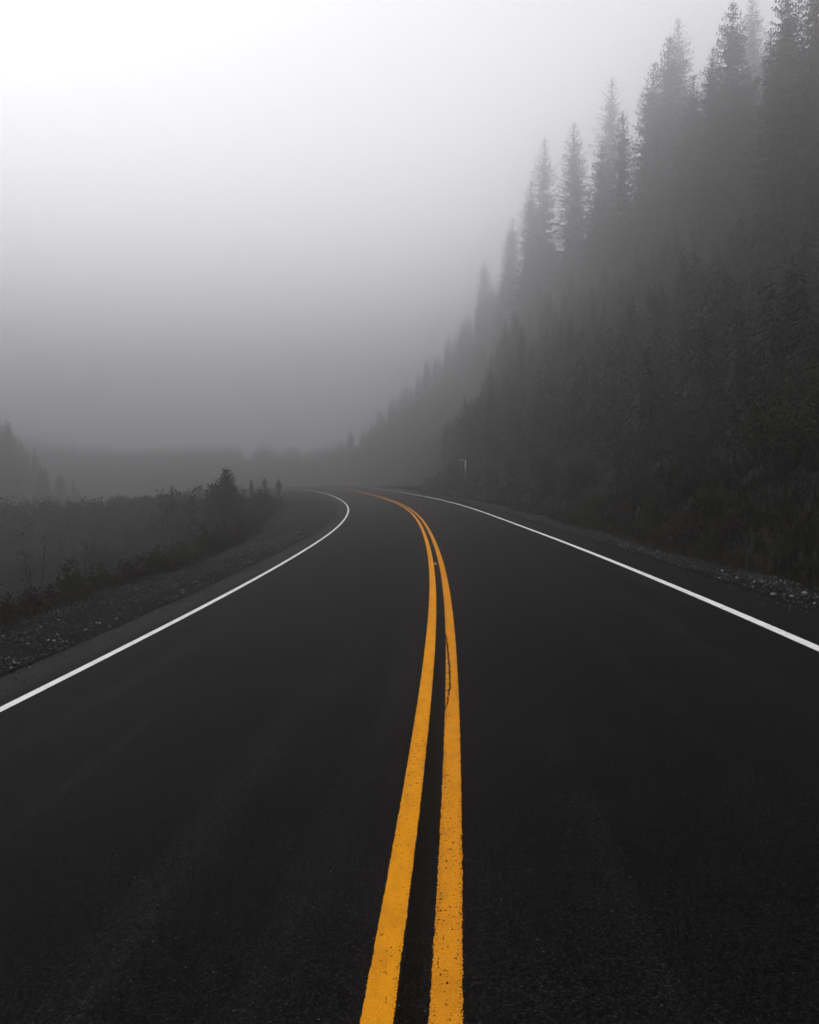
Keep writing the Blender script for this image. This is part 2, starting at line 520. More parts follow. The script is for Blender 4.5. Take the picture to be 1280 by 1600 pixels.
# ------------------------------------------------------------------ conifers
def conifer(name, H, width, seed, dense=1.0, ragged=.25, bare=.12):
    r = np.random.default_rng(seed)
    root = empty(name)
    tb = MB()
    lean = r.normal(0, .012, 2)
    pts = [(lean[0] * z * z / H, lean[1] * z * z / H, z) for z in np.linspace(-1.2, H + .25, 10)]
    tb.tube(pts, np.interp(np.linspace(0, 1, 10) ** .6, [0, 1], [.013 * H + .05, .008]), 7)
    tb.build('trunk', M_BARK, root, True)
    V = []
    up_ = np.array([0, 0, 1.0])

    def spray(p, dirv, l, wv):
        """one flat twig of needles: a kite"""
        q = p + dirv * l
        m = p + dirv * l * .42
        V.extend([p, m + wv, q]); V.extend([p, q, m - wv])

    z = bare * H
    while z < H * .992:
        t = z / H
        tt = (t - bare) / (1 - bare)
        prof = (1 - tt) ** .68 * (.62 + .38 * min(1, tt / .16))
        nb = int(round((5 if t > .9 else 8) * (.8 + .4 * r.random())))
        ph = r.random() * 6.28
        for k in range(nb):
            if r.random() < ragged * .4: continue
            L = max(.14, width * prof * (1 - ragged + 1.7 * ragged * r.random() ** 1.3)) + .05
            az = ph + k * 6.283 / nb + r.normal(0, .22)
            d = np.array([math.cos(az), math.sin(az), 0]); sd = np.array([-d[1], d[0], 0])
            up = -.22 + .75 * t ** 1.5 + r.normal(0, .10)
            m = max(3, int(L / .14 * dense))
            base = np.array([lean[0] * z * z / H, lean[1] * z * z / H, z + r.normal(0, .05)])
            for qi in np.linspace(.06, 1, m):
                zz = L * (up * qi - .30 * qi ** 2 * (1 - .7 * t) + .16 * qi ** 4)
                c = base + d * (L * qi) + up_ * zz
                side = (.13 + .29 * L * .5 * (1.08 - qi)) * min(1, .35 + (1 - t) * 5) * (.6 + .8 * r.random())
                for sg in (-1, 1):
                    dv = sd * sg * (.75 + .2 * r.random()) + d * (.55 + .3 * r.random()) - up_ * (.25 + .5 * r.random())
                    dv /= np.linalg.norm(dv)
                    n_ = np.cross(dv, up_ + r.normal(0, .4, 3)); n_ /= np.linalg.norm(n_)
                    spray(c, dv, side * 1.15, n_ * (.035 + .075 * side))
                    if side > .35:
                        c2 = c + dv * side * .5
                        dv2 = dv * .5 - up_ * (.7 + .3 * r.random()) + d * .2; dv2 /= np.linalg.norm(dv2)
                        spray(c2, dv2, side * (.5 + .5 * r.random()), n_ * .10)
                if r.random() < .8:      # needles hanging under the branch
                    dv = d * .35 - up_ + sd * r.normal(0, .3); dv /= np.linalg.norm(dv)
                    spray(c, dv, .12 + .22 * r.random() * min(1.5, L), sd * .05)
            spray(base + d * L * .93 + up_ * (L * (up - .14)), d * .9 + up_ * .1, .1 + .06 * L, sd * .05)
        z += (.27 + .13 * r.random()) * (1 - .5 * t) * max(.5, H / 20)
    V = np.array(V)
    mesh_obj('crown', V, np.arange(len(V)).reshape(-1, 3), M_NEEDLE, root)
    return root


def mass_label(px, y):
    if y < 48: return 'short dark conifer in the lowest rows of the right-hand slope', 'short conifers low on the right-hand slope'
    if px > 1080: return 'dark conifer packed below the tallest trees at the right end of the slope', 'conifers packed at the right end of the slope'
    if px > 860: return 'grey conifer packed in the middle of the wooded slope, below its skyline', 'conifers packed in the middle of the slope'
    return 'pale conifer in the far end of the wooded slope, melting into the fog', 'conifers in the fog at the far end of the slope'


GRP = 'conifers on the right-hand slope'
protos = []
for i, (H, wd_, rg, de, ba) in enumerate([(20, 3.2, .25, 1.0, .06), (19, 2.8, .38, .9, .08), (21, 3.5, .25, 1.0, .10), (18, 2.5, .35, 1.0, .05),
                                         (20, 3.1, .50, .85, .10), (16, 3.0, .28, 1.0, .03)]):
    t = conifer('conifer', H, wd_, 40 + i, de, rg, ba)
    protos.append((t, H))
used = set()


def place_conifer(i, x, y, z, h, rz, label, group=GRP):
    t, H = protos[i % len(protos)]
    if i % len(protos) in used: t = copy_tree(t)
    else: used.add(i % len(protos))
    k = h / H
    t.location = (x, y, z); t.rotation_euler = (0, 0, rz); t.scale = (k * 1.0, k * 1.0, k)
    tag(t, label, 'tree', group)
    return t


def so_of(x, y):
    d = (XS - x) ** 2 + (YS - y) ** 2
    j = int(d.argmin())
    dx, dy = x - XS[j], y - YS[j]
    return S[j], dx * math.cos(TH[j]) - dy * math.sin(TH[j])


HOR = 800 - 1280 * math.tan(PITCH)
# the trees that make the skyline: place along the slope, height from what the photograph shows
sky_trees = [
    (1268, -90, 52, 4, 'nearest conifer, tallest on the slope at its right end, branches with gaps of sky'),
    (1216, -26, 60, 0, 'tall conifer just left of the gappy tree at the right end of the slope'),
    (1135, 17, 72, 5, 'pointed conifer with a clear dark edge left of the tallest trees'),
    (1168, 4, 106, 1, 'pale pointed conifer top rising between two darker conifers near the upper right'),
    (1196, 62, 68, 2, 'full dark conifer filling the gap below the pale pointed top near the upper right'),
    (1246, 78, 60, 5, 'dark conifer standing between and below the two tallest trees'),
    (1160, 128, 70, 0, 'dark conifer crown tucked under the pointed conifer near the upper right'),
    (1074, 128, 80, 2, 'grey conifer between the ragged one and the bushy one'),
    (1103, 86, 78, 2, 'bushy conifer under the left edge of the pointed dark conifer'),
    (1036, 70, 94, 5, 'ragged grey conifer standing apart on the middle of the skyline'),
    (1058, 40, 122, 1, 'pale thin conifer top just behind the ragged grey conifer'),
    (1012, 112, 100, 2, 'broad grey conifer stepping down left of the ragged conifer'),
    (971, 184, 98, 3, 'small sharp dark conifer between the thin pale one and the broad grey one'),
    (950, 128, 138, 4, 'thin pale conifer with sparse branches, high on the skyline'),
    (936, 235, 112, 5, 'full grey conifer below the thin pale conifer'),
    (896, 202, 134, 0, 'evenly pointed pale grey conifer standing alone, second clear tree from the fog'),
    (844, 212, 152, 1, 'faintest clear conifer, leftmost tree still readable before the fog'),
    (826, 285, 148, 4, 'blurred pale conifer leaning against the faintest clear conifer'),
    (797, 345, 190, 2, 'barely visible broad conifer left of the faintest clear ones, almost lost in fog'),
    (757, 410, 235, 5, 'last ghost of a conifer where the slope vanishes into fog'),
]
occupied = []
for k, (px, py, Y, pi, lab) in enumerate(sky_trees):
    Y = Y * (1.12 if Y < 66 else 1.22)
    x = (px - 640) / 1280 * Y
    s_, o_ = so_of(x, Y)
    z = float(ground_z(s_, o_))
    h = 1.6 + (HOR - py) / 1280 * Y - z
    print('sky tree', px, py, 'h', round(h, 1), 'ground', round(z, 1), 'o', round(o_, 1))
    place_conifer(pi, x, Y, z, max(9, min(h, 46, 91 - z)), rng.random() * 6.28, lab)
    occupied.append((x, Y))
# the mass of the forest below the skyline
px_of = lambda x, y: 640 + 1280 * x / y
cnt = 0
spots = [(s_, o_) for s_ in np.arange(16, 150, 5.6) for o_ in np.arange(11.5, 62, 5.0)] + \
        [(s_, o_) for s_ in np.arange(152, 300, 9) for o_ in np.arange(14, 100, 8.5)]
for s_, o_ in spots:
    a, b = s_ + rng.normal(0, 1.4), o_ + rng.normal(0, 1.3) + .20 * max(0, s_ - 84)
    x, y = road_xy(a, b); x, y = float(x), float(y)
    if y < 74 or (y < 92 and px_of(x, y) > 1000): continue
    px = 640 + 1280 * x / y
    if px > 1400 or px < 520: continue
    if min((x - q[0]) ** 2 + (y - q[1]) ** 2 for q in occupied) < 5: continue
    z = float(ground_z(a, b))
    # the skyline of the photograph is the upper limit; towards the fog only farther, paler trees reach it
    lim = np.interp(px, [520, 590, 660, 700, 745, 800, 850, 900, 960, 1010, 1100, 1180, 1240, 1450],
                    [690, 640, 570, 520, 460, 385, 325, 300, 262, 205, 140, 70, 30, -40])
    lim += (1 - smooth(600, 900, px)) * 330 * (1 - smooth(120, 300, y))
    hmax = 1.6 + (HOR - lim) / 1280 * y - z
    if hmax < 4.0 or cnt > 262: continue
    h = min((7.5 + .085 * max(0, y - 75)) * (.78 + .4 * rng.random()), hmax * (.8 + .2 * rng.random()), 85 - z)
    place_conifer(int(rng.integers(0, 6)), x, y, z, h, rng.random() * 6.28, *mass_label(px, y))
    occupied.append((x, y)); cnt += 1
print('forest', cnt)


def ground_at(x, y):
    return float(ground_z(*so_of(x, y)))


# ------------------------------------------------------------------ left side: far trees, saplings, bushes
for k in range(38):
    px = -60 + 185 * (k / 37) + rng.normal(0, 6)
    y = 138 + 50 * rng.random()
    x = (px - 640) / 1280 * y
    ty = np.interp(px, [-60, 20, 70, 120], [600, 655, 712, 752]) + 26 * rng.random()
    gz = ground_at(x, y)
    place_conifer(k, x, y, gz, 1.6 + (HOR - ty) / 1280 * y - gz, rng.random() * 6, 'conifer dissolving into the fog at the far left edge, beyond the bank', 'foggy conifers at the far left')


# unseen wood added along the horizon to darken the low fog
src_me = [c for c in protos[2][0].children if c.name.startswith('crown')][0].data
co_ = np.empty(len(src_me.vertices) * 3, dtype=np.float32); src_me.vertices.foreach_get('co', co_)
tri = co_.reshape(-1, 3, 3)[::41]
cen = tri.mean(1, keepdims=True); tri = cen + (tri - cen) * 5.5


def tree_mass(name, label, trees, stride, grow, seed, wide=1.0):
    """many small conifers joined into one mass; trees: (x, y, z, h)"""
    r = np.random.default_rng(seed)
    full = co_.reshape(-1, 3, 3)
    out = []
    for k, (x, y, z, h) in enumerate(trees):
        t_ = full[int(r.integers(0, stride))::stride]
        c_ = t_.mean(1, keepdims=True)
        q = (c_ + (t_ - c_) * grow) * (h / 21)
        wx = (1.0 + .5 * r.random()) * wide
        ca, sa = math.cos(k * 2.4) * wx, math.sin(k * 2.4) * wx
        out.append(np.stack([q[..., 0] * ca - q[..., 1] * sa + x, q[..., 0] * sa + q[..., 1] * ca + y, q[..., 2] + z], -1).reshape(-1, 3))
    v = np.concatenate(out)
    return tag(mesh_obj(name, v, np.arange(len(v)).reshape(-1, 3), M_NEEDLE), label, 'forest', None, 'stuff')


tl = []
for k in range(520):
    f = rng.random()
    px = -90 + 800 * rng.random()
    y = 230 + 105 * f
    x = (px - 640) / 1280 * y
    ty = 752 - 66 * f + 12 * rng.random() - 40 * smooth(100, -60, px) * f
    gz = ground_at(x, y)
    tl.append((x, y, gz, max(2.5, 1.6 + (HOR - ty) / 1280 * y - gz)))
tree_mass('added_forest_band', 'added band of distant conifers that darkens the fog along the horizon', tl, 61, 5.0, 5, 2.6)
tl = []
while len(tl) < 3000:
    a_ = 8 + 114 * rng.random() ** .85
    o_ = 10.5 + .2 * max(0, a_ - 84) + 55 * rng.random()
    x, y = [float(q) for q in road_xy(a_, o_)]
    if y < 5 or not 560 < 640 + 1280 * x / y < 1900: continue
    tl.append((x, y, float(ground_z(a_, o_)), (1.6 + 2.6 * rng.random()) * (.8 + .012 * y) * (.35 + .65 * float(smooth(580, 800, 640 + 1280 * x / y)))))
tree_mass('young_forest', 'dense dark young growth covering the right-hand slope between road and tall conifers', tl, 151, 7.0, 6)


def leafy(name, H, W, seed, mat, stems=9, leaves=700, lsize=.07, top=.0, spread=.5, twig=.006):
    """a shrub: several forking stems and individual small leaves along the twigs"""
    r = np.random.default_rng(seed)
    root = empty(name)
    mb = MB(); tips = []
    for i in range(stems):
        a = r.random() * 6.283; rad = W * .5 * (.2 + .8 * r.random())
        h = H * (.55 + .45 * r.random()) * (1 - .35 * (rad / (W * .5)) ** 2)
        p0 = np.array([math.cos(a) * rad * .15, math.sin(a) * rad * .15, -.15])
        p3 = np.array([math.cos(a) * rad, math.sin(a) * rad, h])
        mid = p0 * .45 + p3 * .55 + np.array([*(r.normal(0, .06 * W, 2)), .08 * H]) - np.array([math.cos(a), math.sin(a), 0]) * rad * .2
        q = [p0 * (1 - t) ** 2 + mid * 2 * t * (1 - t) + p3 * t * t for t in (0, .25, .5, .75, 1)]
        mb.tube(q, np.linspace(twig * (1 + H), twig * .4, 5), 4)
        for t in np.linspace(.35, .95, 4):
            b0 = p0 * (1 - t) ** 2 + mid * 2 * t * (1 - t) + p3 * t * t
            dr = r.normal(0, 1, 3); dr[2] = abs(dr[2]) * .7 + .3; dr /= np.linalg.norm(dr)
            b1 = b0 + dr * H * (.12 + .2 * r.random()) * (1.2 - t) * spread * 2
            mb.tube([b0, (b0 + b1) / 2 + r.normal(0, .01 * H, 3), b1], [twig * .7, twig * .5, twig * .25], 3)
            tips.append((b0, b1))
        tips.append((q[2], q[4]))
    mb.build('stem', M_BARK, root)
    V = []
    for i in range(leaves):
        a, b = tips[r.integers(len(tips))]
        t = r.random() ** .7
        c = a + (b - a) * t * 1.04 + r.normal(0, .035 * W, 3) * (.4 + t)
        if c[2] < top * H: continue
        u = r.normal(0, 1, 3); u /= np.linalg.norm(u)
        v = np.cross(u, r.normal(0, 1, 3)); v /= np.linalg.norm(v)
        l = lsize * (.6 + .8 * r.random())
        V += [c - u * l, c + v * l * .45, c + u * l, c - v * l * .45]
    V = np.array(V)
    mesh_obj('foliage', V, np.arange(len(V)).reshape(-1, 4), mat, root)
    return root


def put(t, x, y, k=1.0, rz=0, label=None, cat=None, group=None, dz=0.0):
    t.location = (x, y, ground_at(x, y) + dz)
    t.scale = (k, k, k); t.rotation_euler = (0, 0, rz)
    tag(t, label, cat, group)
    return t


class Kind:
    def __init__(self, *a): self.protos, self.n = list(a), 0

    def get(self):
        p = self.protos[self.n % len(self.protos)]
        self.n += 1
        return p if self.n <= len(self.protos) else copy_tree(p)


# thin leafy tree with clumps of leaves over the bank, and a small fir on the mound
def by_top(t, H, px, py, y, rz, lab, cat):
    """stand a plant so that its top reaches the height seen in the photograph"""
    x = (px - 640) / 1280 * y
    gz = ground_at(x, y)
    k = (1.6 + (HOR - py) / 1280 * y - gz) / H
    print(lab, 'scale', round(k, 2))
    put(t, x, y, k, rz, lab, cat)


by_top(leafy('alder_sapling', 3.9, 2.6, 3, M_LEAF_DARK, 7, 900, .07, .35, .5, .009), 3.9, 291, 743, 43.5, .4,
       'thin leafy sapling with round leaf clumps sticking up left of the small fir', 'sapling')
by_top(leafy('alder_sapling', 3.6, 2.4, 4, M_LEAF_DARK, 7, 700, .07, .35, .5, .009), 3.6, 262, 757, 44, 2.4,
       'lower leafy sapling just left of the one with round leaf clumps', 'sapling')
by_top(conifer('fir_tree', 4.3, 1.5, 91, 1.6, .3, .02), 4.3, 354, 733, 44, 1.0, 'small dark fir on the mound beside the turnout, left of the three people', 'tree')
by_top(conifer('fir_tree', 3.0, 1.5, 92, 1.3, .4, .02), 3.0, 336, 754, 43, 2.0, 'lower bushy fir leaning against the left of the small dark fir', 'tree')
by_top(leafy('alder_sapling', 3.2, 2.0, 8, M_LEAF_DARK, 8, 600, .06, .3, .5, .008), 3.2, 372, 751, 44.5, 1.1,
       'twiggy leafy sapling pushing out of the right side of the small dark fir', 'sapling')
for (px, py, y, H, sd, lab) in ((52, 764, 26, 5.2, 21, 'slim leafless leaning sapling at the far left, down the bank'),
                                (132, 800, 25, 4.4, 22, 'slim sapling with a thin dark crown in the middle of the left bank'),
                                (28, 848, 22, 3.6, 23, 'short bare sapling left of the leaning one at the frame edge')):
    by_top(leafy('bank_sapling', H, 1.1, sd, M_LEAF_DARK, 3, 150, .04, .4, .35, .007), H, px, py, y, rng.random() * 6, lab, 'sapling')

low_red = Kind(*[leafy('roadside_shrub', .8 + .15 * i, 1.0 + .15 * i, 60 + i, M_LEAF_RED, 16, 1700, .028, .05, .6, .004) for i in range(3)])
low_olive = Kind(*[leafy('roadside_shrub', .75 + .2 * i, .9 + .2 * i, 70 + i, M_LEAF_OLIVE, 15, 1700, .028, .05, .6, .004) for i in range(2)])
low_dark = Kind(*[leafy('bank_shrub', 1.6 + .4 * i, 1.7 + .3 * i, 80 + i, M_LEAF_DARK, 16, 2200, .044, .05, .5, .006) for i in range(3)])
for s_ in np.arange(8.5, 58, .62):
    a = s_ + rng.normal(0, .2)
    oo = EDGE_L - float(gravel_left(a)) - .25 - abs(rng.normal(0, .55))
    if s_ > 50: oo = max(oo, -13)
    x, y = [float(q) for q in road_xy(a, oo)]
    if rng.random() < .58:
        put(low_red.get(), x, y, .65 + .5 * rng.random(), rng.random() * 6, 'russet low shrub in the verge below the left gravel edge', 'shrub', 'russet shrubs along the left gravel edge', -.04)
    else:
        put(low_olive.get(), x, y, .6 + .5 * rng.random(), rng.random() * 6, 'olive green low shrub in the verge below the left gravel edge', 'shrub', 'olive shrubs along the left gravel edge', -.04)
cnt = 0
for i in range(400):
    a = 14 + 62 * rng.random()
    oo = EDGE_L - float(gravel_left(min(a, 56))) - 1.4 - 24 * rng.random() ** 1.2
    x, y = [float(q) for q in road_xy(a, oo)]
    px = 640 + 1280 * x / y
    if px < -60 or cnt >= 120 or y < 21: continue
    ly = np.interp(px, [-60, 0, 130, 220, 300, 400], [912, 905, 882, 850, 812, 778]) if y < 30 else np.interp(y, [30, 42, 60], [870, 812, 776]) + 8 * rng.random()
    top = 1.6 + (HOR - ly) / 1280 * y
    gz = ground_at(x, y)
    k = min(1.5, (top - gz) / 2.3)
    if k < .25: continue
    cnt += 1
    put(low_dark.get(), x, y, k * (.8 + .2 * rng.random()), rng.random() * 6, 'dark green shrub massed on the left bank below the road', 'shrub', 'dark shrubs on the left bank')
# far thicket whose level top draws a faint line in the fog
for i in range(60):
    px = -60 + 350 * i / 59 + rng.normal(0, 3)
    y = 68 + rng.normal(0, 4)
    x = (px - 640) / 1280 * y
    top = 1.6 + (HOR - 774 + (px > 180) * 3 + rng.normal(0, 1.2)) / 1280 * y
    gz = ground_at(x, y)
    k = (top - gz) / 2.05
    put(low_dark.get(), x, y, k, rng.random() * 6, 'tall shrub in the level-topped thicket at the foggy end of the left bank', 'shrub', 'thicket at the foggy end of the left bank')
# vegetation on the spoil mound
for i in range(34):
    a, oo = 53 + rng.normal(0, 3.4), -9.2 - 6 * rng.random()
    x, y = [float(q) for q in road_xy(a, oo)]
    put((low_olive if i % 3 else low_red).get(), x, y, .45 + .45 * rng.random(), rng.random() * 6, 'low shrub growing on the mound in front of the turnout', 'shrub', 'low shrubs on the mound', -.08)

# right foot of the slope
for s_ in np.arange(7, 95, .8):
    a = s_ + rng.normal(0, .3)
    oo = EDGE_R + float(gravel_right(a)) + .5 + abs(rng.normal(0, .9))
    x, y = [float(q) for q in road_xy(a, oo)]
    kd = (low_red, low_olive)[int(rng.random() < .5)]
    nm = 'russet' if kd is low_red else 'olive green'
    put(kd.get(), x, y, .45 + .5 * rng.random(), rng.random() * 6, nm + ' low shrub at the foot of the right-hand slope', 'shrub', nm + ' shrubs at the foot of the slope', -.04)
for i in range(110):
    a = 11 + 90 * rng.random()
    oo = EDGE_R + 3.0 + 10 * rng.random()
    x, y = [float(q) for q in road_xy(a, oo)]
    if 640 + 1280 * x / y > 1420: continue
    put(low_dark.get(), x, y, .5 + .7 * rng.random(), rng.random() * 6, 'dark shrub on the lower part of the right-hand slope', 'shrub', 'dark shrubs on the right-hand slope')
young = [conifer('young_conifer', 2.4 + .6 * i, 1.0 + .15 * i, 120 + i, 1.0, .3, .04) for i in range(2)]
for k, (px, pyt, Y, lab) in enumerate(((1040, 764, 27, 'young dark conifer at the slope foot, leftmost of three'),
                                       (1082, 776, 25, 'young dark conifer at the slope foot, middle one of three'),
                                       (1112, 786, 23.5, 'young dark conifer at the slope foot, rightmost of three'))):
    x = (px - 640) / 1280 * Y
    t = young[k] if k < 2 else copy_tree(young[0])
    gz = ground_at(x, Y)
    h = 1.6 + (HOR - pyt) / 1280 * Y - gz
    put(t, x, Y, max(.35, h / (2.4 + .6 * (k % 2))), k * 2.0, lab, 'tree', None, -.02)


# ------------------------------------------------------------------ ground cover that nobody could count
def tufts(name, pts, h0, h1, wdt, mat, per=5, seed=1):
    r = np.random.default_rng(seed)
    n = len(pts) * per
    c = np.repeat(pts, per, 0) + np.c_[r.normal(0, .09, (n, 2)), np.full(n, -.02)]
    h = h0 + (h1 - h0) * r.random(n)
    a = r.random(n) * 6.283; ln = r.normal(0, .35, (n, 2)) * h[:, None]
    d = np.c_[np.cos(a), np.sin(a), np.zeros(n)] * (wdt * (.6 + .8 * r.random(n)))[:, None]
    mid = c + np.c_[ln * .35, h * .6]; tip = c + np.c_[ln, h]
    V = np.stack([c - d, c + d, mid + d * .8, mid - d * .8, tip], 1).reshape(-1, 3)
    b = np.arange(n)[:, None] * 5
    F1 = b + np.array([[0, 1, 2, 3]]); F2 = b + np.array([[3, 2, 4, 4]])
    fs = np.concatenate([F1, F2[:, :]]).tolist()
    fs = [f if f[2] != f[3] else f[:3] for f in fs]
    o = mesh_obj(name, V, fs, mat)
    return tag(o, kind='stuff')


def scatter(n, s0, s1, o0, o1, seed, gap=None):
    r = np.random.default_rng(seed)
    s_ = s0 + (s1 - s0) * r.random(n) ** 1.4
    f = r.random(n)
    lo_, hi_ = o0(s_), o1(s_)
    o_ = lo_ + (hi_ - lo_) * f
    return P(s_, o_)


gl = lambda q: EDGE_L - gravel_left(np.minimum(q, 56))
grr = lambda q: EDGE_R + gravel_right(q)
tag(tufts('dry_grass', np.concatenate([scatter(6400, -8, 62, lambda q: gl(q) + .22, lambda q: gl(q) - 2.6, 11),
                                       scatter(6000, -8, 85, lambda q: grr(q) - .12, lambda q: grr(q) + 2.6, 12)]), .08, .34, .006, M_GRASS, 6, 5),
    'short dry grass growing along both gravel edges', 'grass')
tag(tufts('ground_cover', np.concatenate([scatter(10500, -8, 80, lambda q: gl(q) - .5, lambda q: gl(q) - 20, 13),
                                          scatter(17000, -8, 110, lambda q: grr(q) + .8, lambda q: grr(q) + 26, 14), scatter(7000, 4, 34, lambda q: grr(q) + .8, lambda q: grr(q) + 14, 15)]),   .10, .42, .014, M_COVER, 7, 6),
    'low dark undergrowth covering both banks', 'undergrowth')

# loose gravel
OCT_V = np.array([(1, 0, 0), (-1, 0, 0), (0, 1, 0), (0, -1, 0), (0, 0, 1), (0, 0, -1)], float)
OCT_F = np.array([(0, 2, 4), (2, 1, 4), (1, 3, 4), (3, 0, 4), (2, 0, 5), (1, 2, 5), (3, 1, 5), (0, 3, 5)])


def pebbles(name, pts, size, mat, seed):
    r = np.random.default_rng(seed)
    n = len(pts)
    v = OCT_V[None] * (.6 + .6 * r.random((n, 6, 1))) * np.c_[np.ones(n), .6 + .5 * r.random(n), .45 + .4 * r.random(n)][:, None, :]
    a = r.random(n) * 6.283; c, s_ = np.cos(a), np.sin(a)
    x = v[..., 0] * c[:, None] - v[..., 1] * s_[:, None]; y = v[..., 0] * s_[:, None] + v[..., 1] * c[:, None]
    v = np.stack([x, y, v[..., 2] + x * r.normal(0, .25, n)[:, None]], -1) * size[:, None, None] + pts[:, None, :]
    f = (OCT_F[None] + np.arange(n)[:, None, None] * 6).reshape(-1, 3)
    return tag(mesh_obj(name, v.reshape(-1, 3), f, mat), kind='stuff')


def gpts(n, s0, s1, side, seed, power=1.6):
    r = np.random.default_rng(seed)
    s_ = s0 + (s1 - s0) * r.random(n) ** power
    f = r.random(n)
    o_ = EDGE_L + .02 - f * (gravel_left(s_) + .3) if side < 0 else EDGE_R - .02 + f * (gravel_right(s_) + .35)
    keep = r.random(n) < .35 + .65 * smooth(.35, .6, vnoise(s_ * .8, o_ * 3.0, 31))
    p = P(s_, o_, .04)[keep]
    sz = (.005 + .018 * r.random(len(p)) ** 3) * (1 + np.maximum(s_[keep], 0) / 45)
    return p, sz


for side, lab, sd in ((-1, 'loose grey gravel on the left shoulder', 1), (1, 'loose grey gravel on the right shoulder', 2)):
    p, sz = gpts(76000 if side < 0 else 44000, -6, 62, side, 50 + sd)
    r_ = np.random.default_rng(77 + sd)          # stones thrown out onto the pavement edge
    n_ = 5200 if side < 0 else 2200
    s_ = -6 + 54 * r_.random(n_) ** 1.6
    f_ = np.abs(r_.normal(0, .16, n_))
    p2 = P(s_, EDGE_L + f_ if side < 0 else EDGE_R - f_, .006)
    p, sz = np.concatenate([p, p2]), np.concatenate([sz, (.004 + .009 * r_.random(n_) ** 3) * (1 + np.maximum(s_, 0) / 45)])
    tag(pebbles('loose_gravel', p, sz, M_GRAV, 60 + sd), lab, 'gravel')


# ------------------------------------------------------------------ single stones
def stone_mesh(seed, mat):
    r = np.random.default_rng(seed)
    import bmesh
    bm = bmesh.new()
    bmesh.ops.create_icosphere(bm, subdivisions=2, radius=1.0)
    for v in bm.verts:
        p = np.array(v.co)
        k = 1 + .32 * (vnoise(np.array(p[0] * 1.3 + seed), np.array(p[1] * 1.3 + p[2]), 3) - .5) + r.normal(0, .05)
        v.co = v.co * k
        v.co.z *= .62; v.co.y *= .8
    me = bpy.data.meshes.new('stone'); bm.to_mesh(me); bm.free()
    me.materials.append(mat)
    return me


sm = [stone_mesh(i, M_STONE) for i in range(4)]
som = stone_mesh(9, M_OCHRE)


def stone(px, py, size, me, label, group=None, rz=0.0):
    # find the ground point on the shoulder seen in this direction by marching outwards
    d = Vector(((px - 640) / 1280, 1, (HOR - py) / 1280))
    t = 2.0
    while t < 120:
        q = cam.location + d * t
        if q.z < ground_at(q.x, q.y): break
        t += .05
    o = bpy.data.objects.new('stone', me); col.objects.link(o)
    o.location = (q.x, q.y, ground_at(q.x, q.y) + .02 + size * .25); o.scale = (size,) * 3; o.rotation_euler = (0, 0, rz)
    return tag(o, label, 'stone', group)


stone(953, 829, .13, som, 'flat ochre stone lying on the right verge, largest of the light stones', None, .3)
stone(937, 831, .07, sm[0], 'small pale stone just left of the flat ochre stone')
stone(1259, 932, .045, sm[1], 'bright white pebble at the right end of the right gravel strip')
stone(1051, 845, .07, sm[2], 'pale stone in the right verge halfway between the ochre stone and the frame edge')
for k, (px, py) in enumerate(((1024, 847), (1153, 912), (1178, 925), (1240, 941), (1276, 952), (1090, 880), (1000, 850), (910, 822), (1130, 900), (1210, 938))):
    stone(px, py - 5, .022 + .016 * rng.random(), sm[k % 4], 'small pale stone scattered in the right gravel shoulder', 'small pale stones in the right shoulder', k)
for k, (px, py) in enumerate(((41, 1010), (72, 1006), (82, 1007), (11, 1033), (153, 978), (169, 982), (180, 971), (35, 993), (13, 1051), (152, 912), (215, 880), (95, 950), (20, 1041), (131, 989), (58, 968))):
    stone(px, py, .018 + .012 * rng.random(), sm[k % 4], 'small pale stone scattered in the left gravel shoulder', 'small pale stones in the left shoulder', k)
for k, (px, py, Y) in enumerate(((1085, 762, 30), (1101, 754, 30), (1120, 751, 31), (1073, 722, 33), (1155, 718, 30), (1187, 786, 24), (1160, 816, 20), (1138, 733, 31), (1046, 715, 34))):
    stone(px, py, .03 + .025 * rng.random(), sm[k % 4], 'pale stone showing through the undergrowth of the right-hand slope', 'pale stones on the right-hand slope', k)

# ------------------------------------------------------------------ raised marker between the yellow lines
mx = P(16.55, -.03)
t = empty('lane_marker', tuple(mx), .1); t.scale = (.7, .7, .7)
tag(t, 'small bent yellow plastic lane marker standing beside the left yellow line', 'road marker')
M_TAB = mat_noise('yellow_plastic', (.62, .36, .10), (.72, .45, .16), 30, .5, .4)
M_REF = mat_noise('marker_strip', (.7, .45, .36), (.8, .55, .42), 30, .3, .5)
mb = MB(); mb.box((0, 0, .009), (.10, .07, .010)); mb.build('base', M_TAB, t)
mb = MB(); mb.box((.0, .02, .04), (.10, .006, .052), .0); mb.build('upright', M_TAB, t)
mb = MB(); mb.box((.0, .0145, .055), (.096, .003, .014), .0); mb.build('reflector', M_REF, t)

# ------------------------------------------------------------------ roadside post with a short arm
Y = 74.0
x = (727.5 - 640) / 1280 * Y
gz = ground_at(x, Y)
top = 1.6 + (HOR - 718.5) / 1280 * Y
t = empty('roadside_post', (x, Y, gz))
tag(t, 'pale metal post with a short arm pointing left, at the slope foot near the bend', 'post')
mb = MB(); mb.tube([(0, 0, -.3), (0, 0, top - gz)], [.062, .058], 10); mb.build('pole', M_METAL, t, True)
mb = MB(); mb.tube([(.04, 0, top - gz - .05), (-.66, 0, top - gz - .02)], [.045, .042], 8); mb.build('arm', M_METAL, t, True)
mb = MB(); mb.tube([(-.38, 0, top - gz - .06), (-.38, 0, top - gz - .3)], [.012, .012], 5)
h_ = mb.build('hanger', M_METAL, t)
mb = MB(); mb.box((-.38, 0, top - gz - .42), (.13, .05, .13)); mb.build('plate', M_METAL, t)


